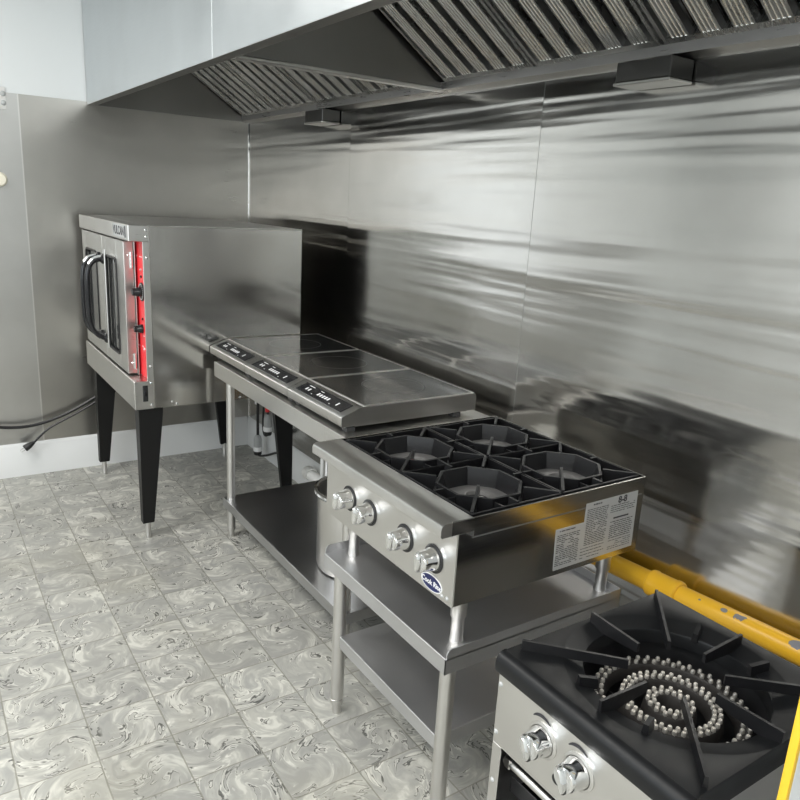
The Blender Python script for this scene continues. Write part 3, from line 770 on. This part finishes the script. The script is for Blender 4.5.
# ------------------------------------------------------------------ yellow gas pipe along the wall
gp = thing('gas_pipe', 'yellow painted gas pipe with flaked paint running along the steel wall', 'pipe', (-.048, -2.5, .553))
pz = lambda y: .553 + (-3.05-y)*.052
MB().tube([(-.048, -2.60, 0), (-.048, -2.60, pz(-2.6)-.05), (-.048, -2.612, pz(-2.6)-.015), (-.048, -2.65, pz(-2.65)), (-.048, -3.05, pz(-3.05)), (-.048, -4.35, pz(-4.35))], .030, 24).build('pipe', M['pipe_yellow'], gp)
a_, b_ = -3.160, -3.240
MB().lathe([(.033, 0), (.0385, .004), (.0395, .012), (.0375, .018), (.0375, .078), (.0395, .084), (.0385, .096), (.033, .100)], (-.048, a_, pz(a_)), (0, b_-a_, pz(b_)-pz(a_)), 28).build('coupling', M['pipe_yellow'], gp)
MB().lathe([(.013, .0), (.013, .034), (.019, .036), (.019, .052), (.012, .056), (0, .056)], (-.078, -3.200, pz(-3.2)-.026), (-.62, -.1, -1), 16).build('drain_plug', M['pipe_yellow'], gp)

# ------------------------------------------------------------------ white panel at the right edge
wp = thing('side_panel', 'white upright panel with yellow edge strip beside the stock pot range', 'panel', (-.5, -3.91, 0))
MB().box(-.746, -.12, -3.925, -3.911, 0, 1.35, .003).build('board', M['panel_white'], wp)
MB().box(-.757, -.7455, -3.926, -3.912, 0, 1.352, .003, 2).build('edge_strip', M['yellow_edge'], wp)

# ------------------------------------------------------------------ cords and plugs
pcd = thing('power_cord', 'thick black power cord drooping along the back wall from the oven', 'cord', (-1.1, -.05, .3))
MB().tube([(-.62, -.06, .60), (-.80, -.055, .50), (-.935, -.05, .43), (-1.04, -.05, .372), (-1.135, -.05, .330), (-1.243, -.05, .300), (-1.34, -.05, .292), (-1.45, -.05, .307), (-1.70, -.05, .38)], .0085, 10, 2).build('cable', M['cable'], pcd)
tc_ = thing('plug_cord', 'thin black cord ending in a plug above the baseboard left of the oven', 'cord', (-1.25, -.07, .2))
MB().tube([(-.66, -.075, .58), (-.80, -.07, .475), (-.935, -.065, .408), (-1.05, -.065, .345), (-1.15, -.065, .30), (-1.20, -.065, .275), (-1.245, -.065, .235), (-1.28, -.065, .20)], .006, 10, 2).build('cable', M['cable'], tc_)
pl = MB().lathe([(.008, 0), (.012, .012), (.017, .03), (.019, .05), (.019, .058), (0, .058)], (-1.275, -.065, .206), (-.80, 0, -.50), 14)
plo = pl.build('plug_body', M['black'], tc_)
q = MB()
for dz in (-.007, .007): q.obox((-1.275-.80*.07/.943+dz*.5, -.065, .206-.50*.07/.943-dz*.8), (-.011, 0, -.007), (0, .003, 0), (.0007, 0, -.0011))
q.build('plug_prong', M['chrome'], plo)

def twist_plug(label, x, y, z, path, path2, r2):
    t = thing('twist_lock_plug', label, 'plug', (x, y, z), 'twist lock plugs hanging behind the oven')
    MB().lathe([(.010, .075), (.016, .070), (.021, .06), (.024, .045), (.024, .0), (.022, -.004)], (x, y, z), (0, 0, 1), 20).build('plug_shell', M['grey_plastic'], t)
    MB().lathe([(.026, .0), (.027, -.004), (.027, -.024), (.025, -.028)], (x, y, z), (0, 0, 1), 20).build('plug_collar', M['print_white'], t)
    MB().lathe([(.024, -.027), (.024, -.046), (.020, -.052), (0, -.052)], (x, y, z), (0, 0, 1), 20).build('plug_cap', M['black'], t)
    MB().tube(path, .0085, 10, 2).build('cable', M['cable'], t)
    MB().tube(path2, r2, 8, 2).build('thin_lead', M['cable'], t)
    return t
t = twist_plug('grey twist-lock plug with red strain relief hanging higher behind the oven', -.09, -.510, .275,
    [(-.09, -.510, .345), (-.09, -.505, .39), (-.09, -.485, .47), (-.09, -.48, .64)],
    [(-.09, -.510, .225), (-.09, -.485, .208), (-.09, -.455, .208), (-.09, -.440, .24), (-.09, -.440, .33), (-.09, -.455, .40), (-.09, -.46, .50)], .006)
MB().lathe([(.010, 0), (.014, .006), (.014, .034), (.010, .04)], (-.09, -.505, .362), (0, .06, 1), 14).build('strain_relief', M['red'], t)
t = twist_plug('grey twist-lock plug hanging lowest with a white cord tag above it', -.09, -.362, .105,
    [(-.09, -.362, .175), (-.09, -.362, .26), (-.092, -.366, .34), (-.09, -.368, .46), (-.09, -.368, .64)],
    [(-.09, -.368, .058), (-.088, -.39, .052), (-.07, -.47, .08), (-.06, -.55, .12), (-.05, -.64, .15)], .007)
MB().box(-.096, -.084, -.365, -.325, .365, .42, .003).build('cord_tag', M['print_white'], t)

# ------------------------------------------------------------------ small things at the left edge
br = thing('wall_bracket', 'small screwed steel bracket at the top of the left steel sheet', 'bracket', (-1.30, 0, 1.98))
MB().box(-1.36, -1.272, -.006, -.0015, 1.925, 2.03, .001).build('plate', M['steel'], br)
for z in (1.955, 1.998): MB().lathe([(.013, 0), (.011, .004), (.006, .007), (0, .007)], (-1.284, -.006, z), (0, -1, 0), 14).build('screw_head', M['grey_plastic'], br)
kn = MB().lathe([(.016, .0), (.016, .02), (.030, .026), (.036, .034), (.036, .044), (.028, .054), (0, .056)], (-1.334, -.0015, 1.590), (0, -1, 0), 24)
tag(kn.build('wall_hook', M['cream']), 'rounded cream wall knob at the left edge of the steel sheet', 'hook')

# ------------------------------------------------------------------ lights
def area(name, loc, rot, sx, sy, power, col=(1, 1, 1)):
    l = bpy.data.lights.new(name, 'AREA'); l.shape = 'RECTANGLE'; l.size = sx; l.size_y = sy; l.energy = power; l.color = col
    o = bpy.data.objects.new(name, l); COL.objects.link(o); o.location = loc; o.rotation_euler = rot
    return o
for i, (x, y) in enumerate(((-2.3, -1.5), (-2.3, -3.7), (-3.5, -2.6), (-2.3, -5.6))):
    area('ceiling_light', (x, y, HC-.02), (0, 0, 0), .6, 1.2, 62, (1, .985, .95))
area('window_daylight', (XW-.09, -3.65, 1.55), (0, -PI/2, 0), 1.1, 3.8, 100, (.88, .95, 1))
w = bpy.data.worlds.new('world'); sc.world = w; w.use_nodes = True
w.node_tree.nodes['Background'].inputs[0].default_value = (.8, .88, 1, 1); w.node_tree.nodes['Background'].inputs[1].default_value = .3

# ------------------------------------------------------------------ camera
f_, yaw, pit, roll = 731.85, math.radians(34.222), math.radians(15.0747), math.radians(3.1737)
F = Vector((math.sin(yaw)*math.cos(pit), math.cos(yaw)*math.cos(pit), -math.sin(pit)))
R0 = Vector((math.cos(yaw), -math.sin(yaw), 0)); U0 = R0.cross(F)
R_ = math.cos(roll)*R0 + math.sin(roll)*U0; U_ = -math.sin(roll)*R0 + math.cos(roll)*U0
cam = bpy.data.cameras.new('camera'); co = bpy.data.objects.new('camera', cam); COL.objects.link(co)
cam.sensor_width = 36; cam.lens = 36*f_/800; cam.clip_start = .02
co.matrix_world = Matrix(((R_.x, U_.x, -F.x, -1.7614), (R_.y, U_.y, -F.y, -4.331), (R_.z, U_.z, -F.z, 1.5845), (0, 0, 0, 1)))
sc.camera = co
vs = sc.view_settings; vs.view_transform = 'Standard'; vs.look = 'None'; vs.gamma = 1; vs.use_curve_mapping = False; vs.exposure = -.75
sc.cycles.max_bounces = 10; sc.cycles.glossy_bounces = 6; sc.cycles.diffuse_bounces = 5
sc.cycles.use_denoising = True; sc.cycles.sample_clamp_indirect = 8; sc.cycles.caustics_reflective = True
